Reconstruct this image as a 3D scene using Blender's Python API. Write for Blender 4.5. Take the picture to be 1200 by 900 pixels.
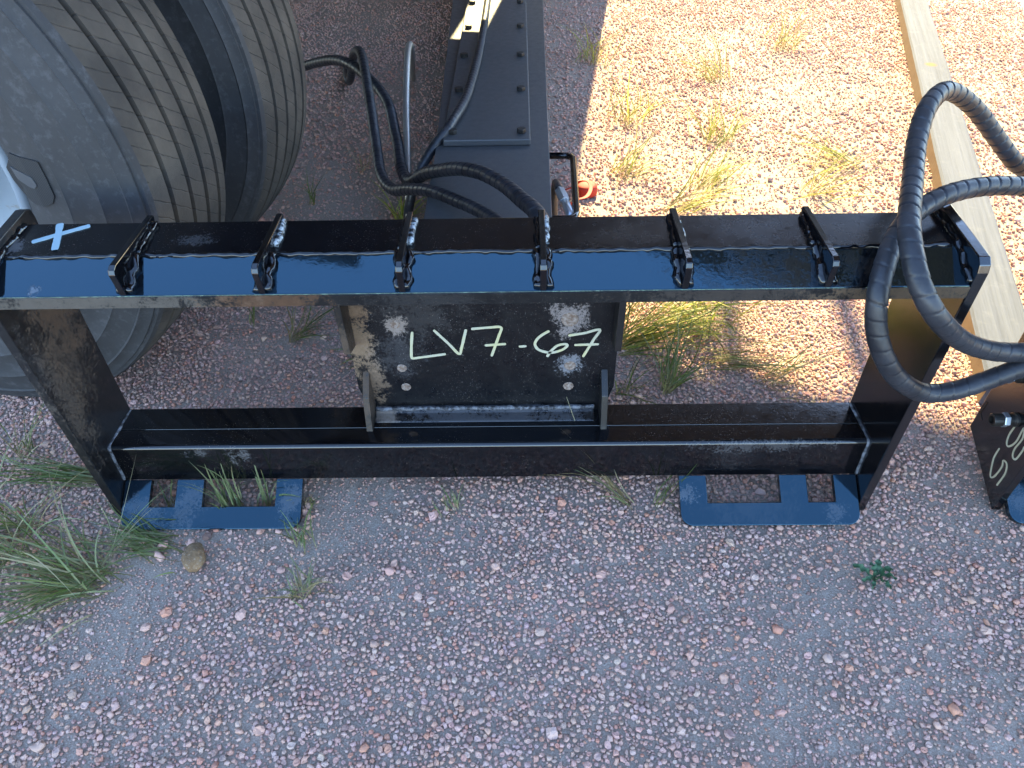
import bpy, bmesh, math, random
import numpy as np
from mathutils import Vector, Matrix, noise

for o in list(bpy.data.objects):
    bpy.data.objects.remove(o)
scene = bpy.context.scene
COL = scene.collection
rnd = random.Random(7)

# ------------------------------------------------------------------ camera
YAW, PITCH, ROLL = 0.02150959, 0.73870541, -0.02467935
cam_data = bpy.data.cameras.new('camera')
cam = bpy.data.objects.new('camera', cam_data)
COL.objects.link(cam)
fw = Vector((-math.sin(YAW) * math.cos(PITCH), math.cos(YAW) * math.cos(PITCH), -math.sin(PITCH)))
r0 = Vector((math.cos(YAW), math.sin(YAW), 0))
u0 = r0.cross(fw)
rt = math.cos(ROLL) * r0 + math.sin(ROLL) * u0
up = math.cos(ROLL) * u0 - math.sin(ROLL) * r0
mw = Matrix((rt, up, -fw)).transposed().to_4x4()
mw.translation = Vector((0.057285, -0.748406, 0.92133))
cam.matrix_world = mw
cam_data.sensor_fit = 'HORIZONTAL'
cam_data.sensor_width = 36.0
cam_data.lens = 36.0 * 866.4826 / 1200.0
cam_data.clip_start = 0.02
cam_data.clip_end = 500
scene.camera = cam

# ------------------------------------------------------------------ light
SUN_EL, SUN_AZ = math.radians(38), math.radians(8)
world = bpy.data.worlds.new('World')
scene.world = world
world.use_nodes = True
wn = world.node_tree.nodes
wl = world.node_tree.links
wn.clear()
sky = wn.new('ShaderNodeTexSky')
sky.sky_type = 'NISHITA'
sky.sun_disc = False
sky.sun_elevation = SUN_EL
sky.sun_rotation = SUN_AZ
sky.air_density = 1.0
sky.dust_density = 0.2
sky.ozone_density = 2.2
bgn = wn.new('ShaderNodeBackground')
bgn.inputs[1].default_value = 0.15
won = wn.new('ShaderNodeOutputWorld')
wl.new(sky.outputs[0], bgn.inputs[0])
wl.new(bgn.outputs[0], won.inputs[0])
sun_data = bpy.data.lights.new('sun', 'SUN')
sun_data.energy = 4.3
sun_data.angle = math.radians(0.5)
sun_data.color = (1.0, 0.83, 0.45)
sun = bpy.data.objects.new('sun', sun_data)
COL.objects.link(sun)
to_sun = Vector((math.sin(SUN_AZ) * math.cos(SUN_EL), math.cos(SUN_AZ) * math.cos(SUN_EL), math.sin(SUN_EL)))
sun.rotation_euler = to_sun.to_track_quat('Z', 'Y').to_euler()
sun.location = to_sun * 20
scene.view_settings.view_transform = 'Standard'
scene.view_settings.look = 'None'
scene.view_settings.exposure = 2.62
scene.view_settings.gamma = 1.0
scene.view_settings.use_curve_mapping = False
scene.render.engine = 'CYCLES'
scene.cycles.max_bounces = 6
scene.cycles.diffuse_bounces = 3
scene.cycles.glossy_bounces = 3
scene.cycles.transmission_bounces = 3

# ------------------------------------------------------------------ helpers
def link(o, parent=None):
    COL.objects.link(o)
    if parent is not None:
        o.parent = parent
    return o

def empty(name, loc=(0, 0, 0), label=None, cat=None, group=None):
    o = bpy.data.objects.new(name, None)
    o.empty_display_size = 0.05
    o.location = loc
    COL.objects.link(o)
    tag(o, label, cat, group)
    return o

def tag(o, label=None, cat=None, group=None, kind=None):
    if label: o['label'] = label
    if cat: o['category'] = cat
    if group: o['group'] = group
    if kind: o['kind'] = kind
    return o

def mesh(name, verts, faces, mat=None, parent=None, smooth=False, bevel=0.0, seg=2, angle=30):
    me = bpy.data.meshes.new(name)
    me.from_pydata([tuple(v) for v in verts], [], faces)
    bm = bmesh.new(); bm.from_mesh(me)
    bmesh.ops.recalc_face_normals(bm, faces=bm.faces)
    if bevel > 0:
        ed = [e for e in bm.edges if len(e.link_faces) == 2 and e.calc_face_angle(0) > math.radians(angle)]
        bmesh.ops.bevel(bm, geom=ed, offset=bevel, segments=seg, profile=0.5, affect='EDGES', clamp_overlap=True)
    if smooth == 'auto':
        for e in bm.edges:
            if len(e.link_faces) == 2 and e.calc_face_angle(0) > math.radians(24): e.smooth = False
    bm.to_mesh(me); bm.free()
    if smooth:
        for p in me.polygons: p.use_smooth = True
    if mat is not None:
        me.materials.append(mat)
    o = bpy.data.objects.new(name, me)
    return link(o, parent)

def prism_x(poly, x0, x1):
    """poly in (y,z), extruded along x"""
    n = len(poly)
    v = [(x0, y, z) for y, z in poly] + [(x1, y, z) for y, z in poly]
    f = [tuple(range(n)), tuple(range(2 * n - 1, n - 1, -1))]
    f += [(i, (i + 1) % n, n + (i + 1) % n, n + i) for i in range(n)]
    return v, f

def prism_z(poly, z0, z1):
    n = len(poly)
    v = [(x, y, z0) for x, y in poly] + [(x, y, z1) for x, y in poly]
    f = [tuple(range(n)), tuple(range(2 * n - 1, n - 1, -1))]
    f += [(i, (i + 1) % n, n + (i + 1) % n, n + i) for i in range(n)]
    return v, f

def box(x0, x1, y0, y1, z0, z1):
    return prism_z([(x0, y0), (x1, y0), (x1, y1), (x0, y1)], z0, z1)

def merge(parts):
    V, F = [], []
    for v, f in parts:
        b = len(V)
        V += list(v)
        F += [tuple(i + b for i in q) for q in f]
    return V, F

def catmull(P, n):
    P = [Vector(p) for p in P]
    Q = [2 * P[0] - P[1]] + P + [2 * P[-1] - P[-2]]
    out = []
    for i in range(1, len(Q) - 2):
        a, b, c, d = Q[i - 1:i + 3]
        for k in range(n):
            t = k / n
            out.append(0.5 * ((2 * b) + (c - a) * t + (2 * a - 5 * b + 4 * c - d) * t * t + (3 * b - a - 3 * c + d) * t ** 3))
    out.append(P[-1])
    return out

def resample(P, step):
    L = [0]
    for a, b in zip(P, P[1:]): L.append(L[-1] + (b - a).length)
    n = max(2, int(L[-1] / step))
    out = []; j = 0
    for i in range(n + 1):
        s = L[-1] * i / n
        while j < len(P) - 2 and L[j + 1] < s: j += 1
        t = (s - L[j]) / max(1e-9, L[j + 1] - L[j])
        out.append(P[j].lerp(P[j + 1], t))
    return out

def frames(P):
    T = [(P[min(i + 1, len(P) - 1)] - P[max(i - 1, 0)]).normalized() for i in range(len(P))]
    N = T[0].orthogonal().normalized(); out = []
    for t in T:
        N = (N - t * N.dot(t)).normalized()
        out.append((t, N, t.cross(N)))
    return out

def tube(P, rad, sides=10, cap=True):
    """rad: float or function(i, angle)->r"""
    V, F = [], []
    fr = frames(P)
    for i, p in enumerate(P):
        t, n, b = fr[i]
        for k in range(sides):
            a = 2 * math.pi * k / sides
            r = rad(i, a) if callable(rad) else rad
            V.append(p + (n * math.cos(a) + b * math.sin(a)) * r)
    for i in range(len(P) - 1):
        for k in range(sides):
            F.append((i * sides + k, i * sides + (k + 1) % sides, (i + 1) * sides + (k + 1) % sides, (i + 1) * sides + k))
    if cap:
        F.append(tuple(range(sides - 1, -1, -1)))
        F.append(tuple((len(P) - 1) * sides + k for k in range(sides)))
    return V, F

def weld(P, r, seed=0, sides=8, amp=0.35, step=0.0035):
    """lumpy weld bead along a polyline"""
    Q = resample([Vector(p) for p in P], step)
    rr = random.Random(seed)
    ph = rr.random() * 9
    def rad(i, a):
        q = Q[i]
        n1 = noise.noise(Vector((q.x * 90 + ph, q.y * 90, q.z * 90 + a * .4)))
        n2 = noise.noise(Vector((q.x * 260, q.y * 260 + ph, q.z * 260 + a)))
        return r * (1 + amp * n1 + 0.25 * n2)
    Q = [q + Vector((noise.noise(q * 60 + Vector((ph, 0, 0))), noise.noise(q * 60 + Vector((0, ph, 0))), noise.noise(q * 60 + Vector((0, 0, ph))))) * r * 0.3 for q in Q]
    return tube(Q, rad, sides)

# ------------------------------------------------------------------ materials
class NT:
    def __init__(s, name):
        s.m = bpy.data.materials.new(name); s.m.use_nodes = True
        s.n = s.m.node_tree.nodes; s.l = s.m.node_tree.links
        s.n.clear()
        s.out = s.n.new('ShaderNodeOutputMaterial')
        s.b = s.n.new('ShaderNodeBsdfPrincipled')
        s.l.new(s.b.outputs[0], s.out.inputs[0])
        s.tc = s.n.new('ShaderNodeTexCoord')
    def noise(s, scale, detail=3, rough=0.6, vec=None, dist=0.0):
        t = s.n.new('ShaderNodeTexNoise')
        t.inputs['Scale'].default_value = scale; t.inputs['Detail'].default_value = detail
        t.inputs['Roughness'].default_value = rough; t.inputs['Distortion'].default_value = dist
        s.l.new(vec or s.tc.outputs['Object'], t.inputs['Vector'])
        return t.outputs['Fac']
    def ramp(s, fac, lo, hi, a=0.0, b=1.0):
        r = s.n.new('ShaderNodeMapRange')
        r.inputs[1].default_value = lo; r.inputs[2].default_value = hi
        r.inputs[3].default_value = a; r.inputs[4].default_value = b
        s.l.new(fac, r.inputs[0])
        return r.outputs[0]
    def math(s, op, a, b=None):
        r = s.n.new('ShaderNodeMath'); r.operation = op
        for i, x in enumerate((a, b)):
            if x is None: continue
            if isinstance(x, (int, float)): r.inputs[i].default_value = x
            else: s.l.new(x, r.inputs[i])
        return r.outputs[0]
    def mix(s, fac, a, b):
        r = s.n.new('ShaderNodeMix'); r.data_type = 'RGBA'
        for sock, x in ((r.inputs[0], fac), (r.inputs[6], a), (r.inputs[7], b)):
            if isinstance(x, (int, float)): sock.default_value = x
            elif isinstance(x, tuple): sock.default_value = (*x, 1)
            else: s.l.new(x, sock)
        return r.outputs[2]
    def blob(s, c, r, r2=0.0, sc=(1, 1, 1)):
        """1 inside, 0 outside, soft, centre c in object space"""
        v = s.n.new('ShaderNodeVectorMath'); v.operation = 'SUBTRACT'
        v.inputs[1].default_value = c; s.l.new(s.tc.outputs['Object'], v.inputs[0])
        v2 = s.n.new('ShaderNodeVectorMath'); v2.operation = 'MULTIPLY'
        v2.inputs[1].default_value = sc; s.l.new(v.outputs[0], v2.inputs[0])
        v3 = s.n.new('ShaderNodeVectorMath'); v3.operation = 'LENGTH'
        s.l.new(v2.outputs[0], v3.inputs[0])
        return s.ramp(v3.outputs['Value'], r, r2, 0, 1)
    def set(s, k, x):
        if isinstance(x, (int, float)): s.b.inputs[k].default_value = x
        elif isinstance(x, tuple): s.b.inputs[k].default_value = (*x, 1)
        else: s.l.new(x, s.b.inputs[k])
    def bump(s, h, strength, dist):
        b = s.n.new('ShaderNodeBump'); b.inputs['Strength'].default_value = strength; b.inputs['Distance'].default_value = dist
        s.l.new(h, b.inputs['Height']); s.l.new(b.outputs[0], s.b.inputs['Normal'])
    def attr(s, name, kind='GEOMETRY'):
        a = s.n.new('ShaderNodeAttribute'); a.attribute_name = name; a.attribute_type = kind
        return a

DUST = (0.34, 0.25, 0.18)
PALE = (0.40, 0.38, 0.38)

def paint(name, speck=0.5, film=0.04, rough=0.10, blobs=(), base=(0.0022, 0.0026, 0.004), scratch=0.15, dust=DUST, sky_tint=False, ior=1.62):
    """glossy black paint; speck = dust grains, film = thin even dust, blobs = shaped dust/rust patches
       blobs: (centre, radius, axis scale, colour, amount, grain)"""
    s = NT(name)
    fine = s.noise(620, 2, 0.5)
    big = s.noise(14, 4, 0.6)
    grains = s.math('MULTIPLY', s.ramp(fine, 0.66, 0.72), s.ramp(big, 0.35, 0.65))
    grains = s.math('MULTIPLY', grains, speck)
    filmf = s.math('MULTIPLY', s.ramp(s.noise(35, 5, 0.7), 0.35, 0.75), film)
    f = s.math('MAXIMUM', grains, filmf)
    col = s.mix(f, base, dust)
    tot = f
    if blobs:
        n1 = s.noise(38, 5, 0.65); n2 = s.noise(260, 5, 0.85); nc = s.mix(s.noise(120, 3, 0.7), (1, 1, 1), (.6, .6, .6))
    for c, r, sc, bc, amt, grain in blobs:
        m = s.blob(c, r, r * 0.15, sc)
        v = s.math('ADD', s.math('MULTIPLY', m, 0.8), s.math('MULTIPLY', s.math('SUBTRACT', n1, 0.5), 1.7))
        v = s.math('ADD', v, s.math('MULTIPLY', s.math('SUBTRACT', n2, 0.5), 0.7 + 2.4 * grain))
        mm = s.math('MULTIPLY', s.ramp(v, 0.45, 0.66), s.math('MULTIPLY', s.ramp(m, 0, 0.3), amt))
        tint = s.n.new('ShaderNodeMix'); tint.data_type = 'RGBA'; tint.blend_type = 'MULTIPLY'; tint.inputs[0].default_value = 1
        tint.inputs[6].default_value = (*bc, 1); s.l.new(nc, tint.inputs[7])
        col = s.mix(mm, col, tint.outputs[2])
        tot = s.math('MAXIMUM', tot, mm)
    s.set('Base Color', col)
    rr = s.math('ADD', s.ramp(s.noise(60, 5, 0.7), 0.3, 0.8, rough, rough + scratch), s.math('MULTIPLY', tot, 0.75))
    s.set('Roughness', s.math('MINIMUM', rr, 0.95))
    s.set('IOR', 1.9 if sky_tint else ior)
    if sky_tint: s.set('Specular Tint', (.36, .74, 1.0))   # blue tint put into the gloss to strengthen the sky reflection
    h = s.math('ADD', s.math('MULTIPLY', s.noise(140, 3, 0.5), 0.35), s.math('MULTIPLY', tot, 1.5))
    s.bump(h, 0.22, 0.0007)
    return s.m

M = {}
M['paint'] = paint('black_paint')
M['paint_gloss'] = paint('black_paint_gloss', speck=0.10, film=0.004, rough=0.05, scratch=0.05)
BROWN = (.24, .16, .10)
M['paint_top'] = paint('black_paint_top_plate', speck=0.22, film=0.006, rough=0.16,
    blobs=[((-0.34, .03, .455), .04, (1, 2, 1), PALE, .10, .8), ((0.18, .03, .455), .10, (1, 2, 1), DUST, .05, .6), ((0.33, .035, .455), .09, (1, 2, 1), PALE, .05, .8), ((0.45, .02, .455), .1, (1, 1.5, 1), DUST, .05, .7), ((-.555, .02, .455), .028, (1, 1, 1), PALE, .30, .5)])
M['paint_lip'] = paint('black_paint_lip', speck=0.06, film=0.002, rough=0.04, scratch=0.03, sky_tint=True,
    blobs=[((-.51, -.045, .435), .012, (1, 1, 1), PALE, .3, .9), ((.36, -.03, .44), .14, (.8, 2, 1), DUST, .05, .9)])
M['lip_edge'] = paint('dusty_lip_edge', ior=1.45, speck=0.4, film=0.004, rough=0.35, scratch=.3,
    blobs=[((-.47, -.052, .42), .36, (1, 1, 1), (.16, .135, .11), .7, .5), ((-.24, -.052, .42), .13, (1, 1, 1), (.14, .07, .035), .7, .4), ((-.05, -.052, .42), .12, (1, 1, 1), PALE, .04, .8), ((.30, -.052, .42), .20, (1, 1, 1), (.12, .09, .07), .3, .8), ((.50, -.052, .42), .19, (1, 1, 1), (.15, .10, .06), .7, .5)])
M['paint_beam'] = paint('black_paint_beam', speck=0.45, film=0.005, rough=0.06, scratch=.08, ior=1.7,
    blobs=[((-.43, -.003, .108), .045, (1, 6, 2.2), PALE, .22, .5), ((-.37, -.003, .100), .045, (1, 6, 1.3), PALE, .25, .5), ((.40, -.002, .113), .14, (.8, 9, 6), PALE, .16, 1.0), ((.37, -.003, .088), .05, (1, 6, 1.3), PALE, .05, 1.0)])
M['paint_foot'] = paint('black_paint_foot', speck=0.08, film=0.004, rough=0.06, scratch=0.06, sky_tint=True,
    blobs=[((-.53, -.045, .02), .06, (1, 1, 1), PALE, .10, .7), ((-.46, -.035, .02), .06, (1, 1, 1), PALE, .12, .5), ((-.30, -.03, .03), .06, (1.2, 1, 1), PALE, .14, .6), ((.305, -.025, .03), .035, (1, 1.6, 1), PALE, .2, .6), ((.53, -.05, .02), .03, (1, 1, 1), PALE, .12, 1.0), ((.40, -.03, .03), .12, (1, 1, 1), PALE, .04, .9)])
M['paint_plate'] = paint('dusty_black_plate', speck=0.8, film=0.014, rough=0.24, scratch=.25, ior=1.5, dust=(.36, .33, .32),
    blobs=[((-.182, .07, .25), .080, (1.6, 1, .62), (.24, .16, .10), .95, .35), ((-.168, .07, .19), .05, (1.4, 1, .5), (.22, .15, .10), .8, .5), ((-.175, .07, .32), .05, (1.4, 1, .5), (.20, .12, .07), .7, .4),
           ((-.1226, .07, .287), .030, (1, 1, 1), (.34, .27, .23), .8, .5), ((.1227, .07, .2975), .058, (1.2, 1, 1), (.34, .29, .28), .75, .6), ((.1256, .07, .2075), .034, (1, 1, 1), (.28, .28, .31), .7, .65),
           ((-.13, .07, .23), .07, (1, 1, 1), (.33, .33, .36), .10, .8), ((-.09, .07, .30), .1, (1, 1, 1.5), (.33, .31, .31), .08, .9)])
M['paint_ledge'] = paint('dusty_ledge', speck=.5, film=.03, rough=.2, blobs=[((-.0, .055, .118), .3, (1, 1, 1), (.22, .23, .27), .22, .8), ((-.16, .06, .12), .06, (1, 1, 1), (.3, .24, .2), .5, .4)])
M['paint_rib'] = paint('dusty_rib', speck=.4, film=.02, rough=.35, blobs=[((-.19, .05, .2), .2, (1, 1, 1), (.16, .10, .06), .5, .6)])
M['paint_side_l'] = paint('rusty_dusty_side_plate', speck=0.3, film=0.008, rough=0.25, scratch=.3,
    blobs=[((-.565, .045, .35), .14, (1, 1.4, .8), (.070, .034, .015), .85, .7), ((-.565, -.02, .24), .13, (1, 2.6, .7), (.11, .075, .05), .5, .95), ((-.565, .02, .29), .12, (1, 1.6, .7), (.085, .05, .026), .35, .95), ((-.565, -.038, .31), .1, (1, 4, .7), (.10, .10, .11), .12, .6)])
M['paint_side_r'] = paint('glossy_side_plate', ior=2.0, speck=0.15, film=0.004, rough=0.12, scratch=.10)
M['paint_old'] = paint('dull_black_steel', speck=.3, film=.04, rough=.30, scratch=.25, base=(.060, .062, .066), dust=(.2, .2, .2))

s = NT('dusty_weld'); s.set('Base Color', s.mix(s.ramp(s.noise(120, 4, .7), .4, .65), (.012, .013, .017), (.20, .21, .24))); s.set('Roughness', .55); s.bump(s.noise(300, 3, .6), .5, .001); M['dust_weld'] = s.m
s = NT('pale_weld'); s.set('Base Color', s.mix(s.ramp(s.noise(160, 3, .6), .42, .55), (.02, .02, .022), (.50, .54, .56))); s.set('Roughness', .4); s.bump(s.noise(300, 3, .6), .4, .001); M['pale_weld'] = s.m
s = NT('rusty_plug'); s.set('Base Color', s.mix(s.ramp(s.noise(220, 4, .7), .4, .65), (.15, .10, .075), (.30, .25, .22))); s.set('Roughness', .85); s.bump(s.noise(350, 3, .7), .6, .001); M['plug'] = s.m

def chalk(name, c, c2):
    s = NT(name)
    s.set('Base Color', s.mix(s.ramp(s.noise(35, 2, .5), .42, .62), c, c2)); s.set('Roughness', .75)
    s.bump(s.noise(700, 2, .6), .4, .0006)
    return s.m
M['chalk'] = chalk('cream_paint_marker', (.46, .45, .34), (.50, .47, .27))
M['chalk_x'] = chalk('white_paint_marker', (.30, .42, .48), (.33, .44, .48))
M['chalk_n'] = chalk('cream_marker_on_second_frame', (.42, .38, .26), (.48, .45, .32))

s = NT('hose_wrap')
s.set('Base Color', s.mix(s.ramp(s.noise(25, 4, .6), .35, .7), (.013, .014, .018), (.035, .037, .045)))
s.set('Roughness', s.ramp(s.noise(60, 3, .6), .3, .7, .34, .50)); s.set('IOR', 1.5); s.bump(s.noise(220, 3, .6), .25, .0008); M['hose'] = s.m
s = NT('bare_braid'); s.set('Base Color', (.45, .43, .40)); s.set('Metallic', .7); s.set('Roughness', .35); M['braid'] = s.m
s = NT('zinc'); s.set('Base Color', s.mix(s.noise(80, 3, .6), (.42, .46, .52), (.62, .66, .72))); s.set('Metallic', .85); s.set('Roughness', .35); M['zinc'] = s.m
s = NT('dark_fitting'); s.set('Base Color', (.018, .016, .014)); s.set('Roughness', .4); M['fitting'] = s.m
s = NT('red_plastic'); s.set('Base Color', (.42, .025, .006)); s.set('Roughness', .7); s.set('Transmission Weight', .0); M['red'] = s.m

# rubber
s = NT('tyre_rubber')
n1 = s.noise(9, 5, .65); n2 = s.noise(70, 4, .7)
c = s.mix(s.ramp(n1, .35, .7), (.026, .026, .028), (.042, .042, .045))
c = s.mix(s.math('MULTIPLY', s.ramp(n2, .52, .68), .35), c, (.10, .10, .108))
s.set('Base Color', c); s.set('Roughness', .72); s.bump(s.noise(160, 4, .7), .3, .001); M['rubber'] = s.m
s = NT('tyre_tread')
at = s.attr('uvt')
sp = s.n.new('ShaderNodeSeparateXYZ'); s.l.new(at.outputs['Vector'], sp.inputs[0])
# sipes: short cuts across the ribs
wob = s.noise(40, 2, .5)
ang = s.math('ADD', s.math('MULTIPLY', sp.outputs[0], 110.0), s.math('MULTIPLY', wob, .25))
fr_ = s.math('FRACT', ang)
sip = s.ramp(s.math('ABSOLUTE', s.math('SUBTRACT', fr_, .5)), .0, .06, 1, 0)
cc = s.mix(s.ramp(s.noise(12, 5, .6), .35, .7), (.035, .029, .024), (.080, .066, .052))
s.set('Base Color', s.mix(s.math('MULTIPLY', s.math('MULTIPLY', sip, s.ramp(s.noise(55, 2, .5), .48, .56)), .8), cc, (.02, .018, .016))); s.set('Roughness', .8)
s.bump(s.math('SUBTRACT', s.noise(120, 4, .7), s.math('MULTIPLY', sip, 2.0)), .5, .0015); M['tread'] = s.m
s = NT('tyre_emblem')
wv = s.n.new('ShaderNodeTexWave'); wv.inputs['Scale'].default_value = 190; wv.bands_direction = 'DIAGONAL'; s.l.new(s.tc.outputs['Object'], wv.inputs[0])
s.set('Base Color', s.mix(wv.outputs['Fac'], (.006, .006, .007), (.030, .030, .032))); s.set('Roughness', .65); s.bump(wv.outputs['Fac'], .6, .001); M['emblem'] = s.m
s = NT('emblem_inset_rubber'); s.set('Base Color', (.06, .062, .068)); s.set('Roughness', .6); M['inset'] = s.m
s = NT('rim_paint'); s.set('Base Color', s.mix(s.ramp(s.noise(20, 4, .7), .6, .75), (.26, .30, .34), (.20, .15, .08))); s.set('Roughness', .3); M['rim'] = s.m
s = NT('trailer_steel'); s.set('Base Color', s.mix(s.noise(6, 4, .6), (.03, .03, .032), (.06, .05, .045))); s.set('Roughness', .6); M['trailer'] = s.m
s = NT('container_steel'); s.set('Base Color', s.mix(s.ramp(s.noise(3, 6, .7), .45, .7), (.08, .06, .04), (.16, .08, .04))); s.set('Roughness', .7); M['bin'] = s.m
s = NT('shade_shed_metal'); s.set('Base Color', s.mix(s.noise(2, 4, .6), (.10, .095, .09), (.16, .15, .14))); s.set('Roughness', .7); M['shade_shed'] = s.m
s = NT('shade_shed_post'); s.set('Base Color', (.16, .11, .07)); s.set('Roughness', .8); M['post'] = s.m

# timber
s = NT('weathered_timber')
mp = s.n.new('ShaderNodeMapping'); mp.inputs['Scale'].default_value = (90, 2.2, 90); s.l.new(s.tc.outputs['Object'], mp.inputs[0])
g1 = s.noise(1.0, 6, .7, mp.outputs[0], .3)
g2 = s.noise(30, 4, .7)
c = s.mix(s.ramp(g1, .3, .7), (.062, .072, .104), (.115, .130, .175))
c = s.mix(s.math('MULTIPLY', s.ramp(g2, .55, .75), .35), c, (.17, .18, .21))
c = s.mix(s.blob((.05, .62, .04), .022, .012), c, (.22, .12, .05))
s.set('Base Color', c); s.set('Roughness', .9); s.bump(g1, .8, .004); M['timber'] = s.m

# ground
s = NT('sandy_dirt')
a1 = s.noise(2.2, 4, .6); a2 = s.noise(55, 5, .75); a3 = s.noise(380, 4, .8)
c = s.mix(s.ramp(a1, .35, .68), (.32, .225, .17), (.46, .345, .27))
c = s.mix(s.ramp(a2, .35, .7), c, (.36, .29, .235))
c = s.mix(s.ramp(a3, .52, .62), c, (.56, .47, .39))
c = s.mix(s.ramp(a3, .42, .34), c, (.10, .08, .07))
s.set('Base Color', c); s.set('Roughness', .95)
s.bump(s.math('ADD', s.math('MULTIPLY', a2, 1.0), s.math('MULTIPLY', a3, .7)), .7, .004); M['dirt'] = s.m
# gravel
s = NT('gravel_stone')
pc = s.attr('pcol', 'INSTANCER')
v1 = s.noise(160, 3, .6)
s.set('Base Color', s.mix(s.ramp(v1, .3, .7, 0, .45), pc.outputs['Color'], (.20, .15, .13))); s.set('Roughness', .82); M['gravel'] = s.m

def blade_mat(name):
    s = NT(name)
    a = s.attr('bcol')
    s.set('Base Color', a.outputs['Color']); s.set('Roughness', .55)
    tr = s.n.new('ShaderNodeBsdfTranslucent'); s.l.new(a.outputs['Color'], tr.inputs[0])
    mx = s.n.new('ShaderNodeMixShader'); mx.inputs[0].default_value = .40
    s.l.new(s.b.outputs[0], mx.inputs[1]); s.l.new(tr.outputs[0], mx.inputs[2]); s.l.new(mx.outputs[0], s.out.inputs[0])
    return s.m
M['blade'] = blade_mat('grass_blade')
s = NT('weed_leaf'); s.set('Base Color', s.mix(s.noise(90, 3, .6), (.028, .085, .035), (.07, .15, .06))); s.set('Roughness', .5); s.bump(s.noise(200, 3, .6), .4, .001); M['leaf'] = s.m
s = NT('brown_rock'); c = s.mix(s.ramp(s.noise(60, 5, .75), .3, .7), (.17, .095, .045), (.30, .19, .10)); s.set('Base Color', s.mix(s.ramp(s.noise(320, 3, .7), .58, .7), c, (.4, .32, .24))); s.set('Roughness', .9); s.bump(s.noise(220, 5, .7), .6, .0025); M['rock'] = s.m

# ------------------------------------------------------------------ ground and gravel
def gh(x, y):
    return 0.007 * noise.noise(Vector((x * 3.1, y * 3.1, 0))) + 0.0035 * noise.noise(Vector((x * 11, y * 11, 3)))

def make_ground():
    xs = sorted(set([-90, -40, -15, -7, -4] + [round(-2.8 + .05 * i, 3) for i in range(113)] + [4, 7, 15, 40, 90]))
    ys = sorted(set([-90, -40, -15, -6, -3, -1.6] + [round(-.9 + .05 * i, 3) for i in range(81)] + [4, 6, 10, 20, 45, 90]))
    V = []; F = []
    for y in ys:
        for x in xs:
            inside = -3 < x < 3 and -1.2 < y < 3.3
            V.append((x, y, gh(x, y) - 0.003 if inside else -0.003))
    n = len(xs)
    for j in range(len(ys) - 1):
        for i in range(n - 1):
            F.append((j * n + i, j * n + i + 1, (j + 1) * n + i + 1, (j + 1) * n + i))
    o = mesh('ground', V, F, M['dirt'], smooth=True)
    tag(o, 'sandy dirt ground under the gravel', kind='structure')
make_ground()

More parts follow.
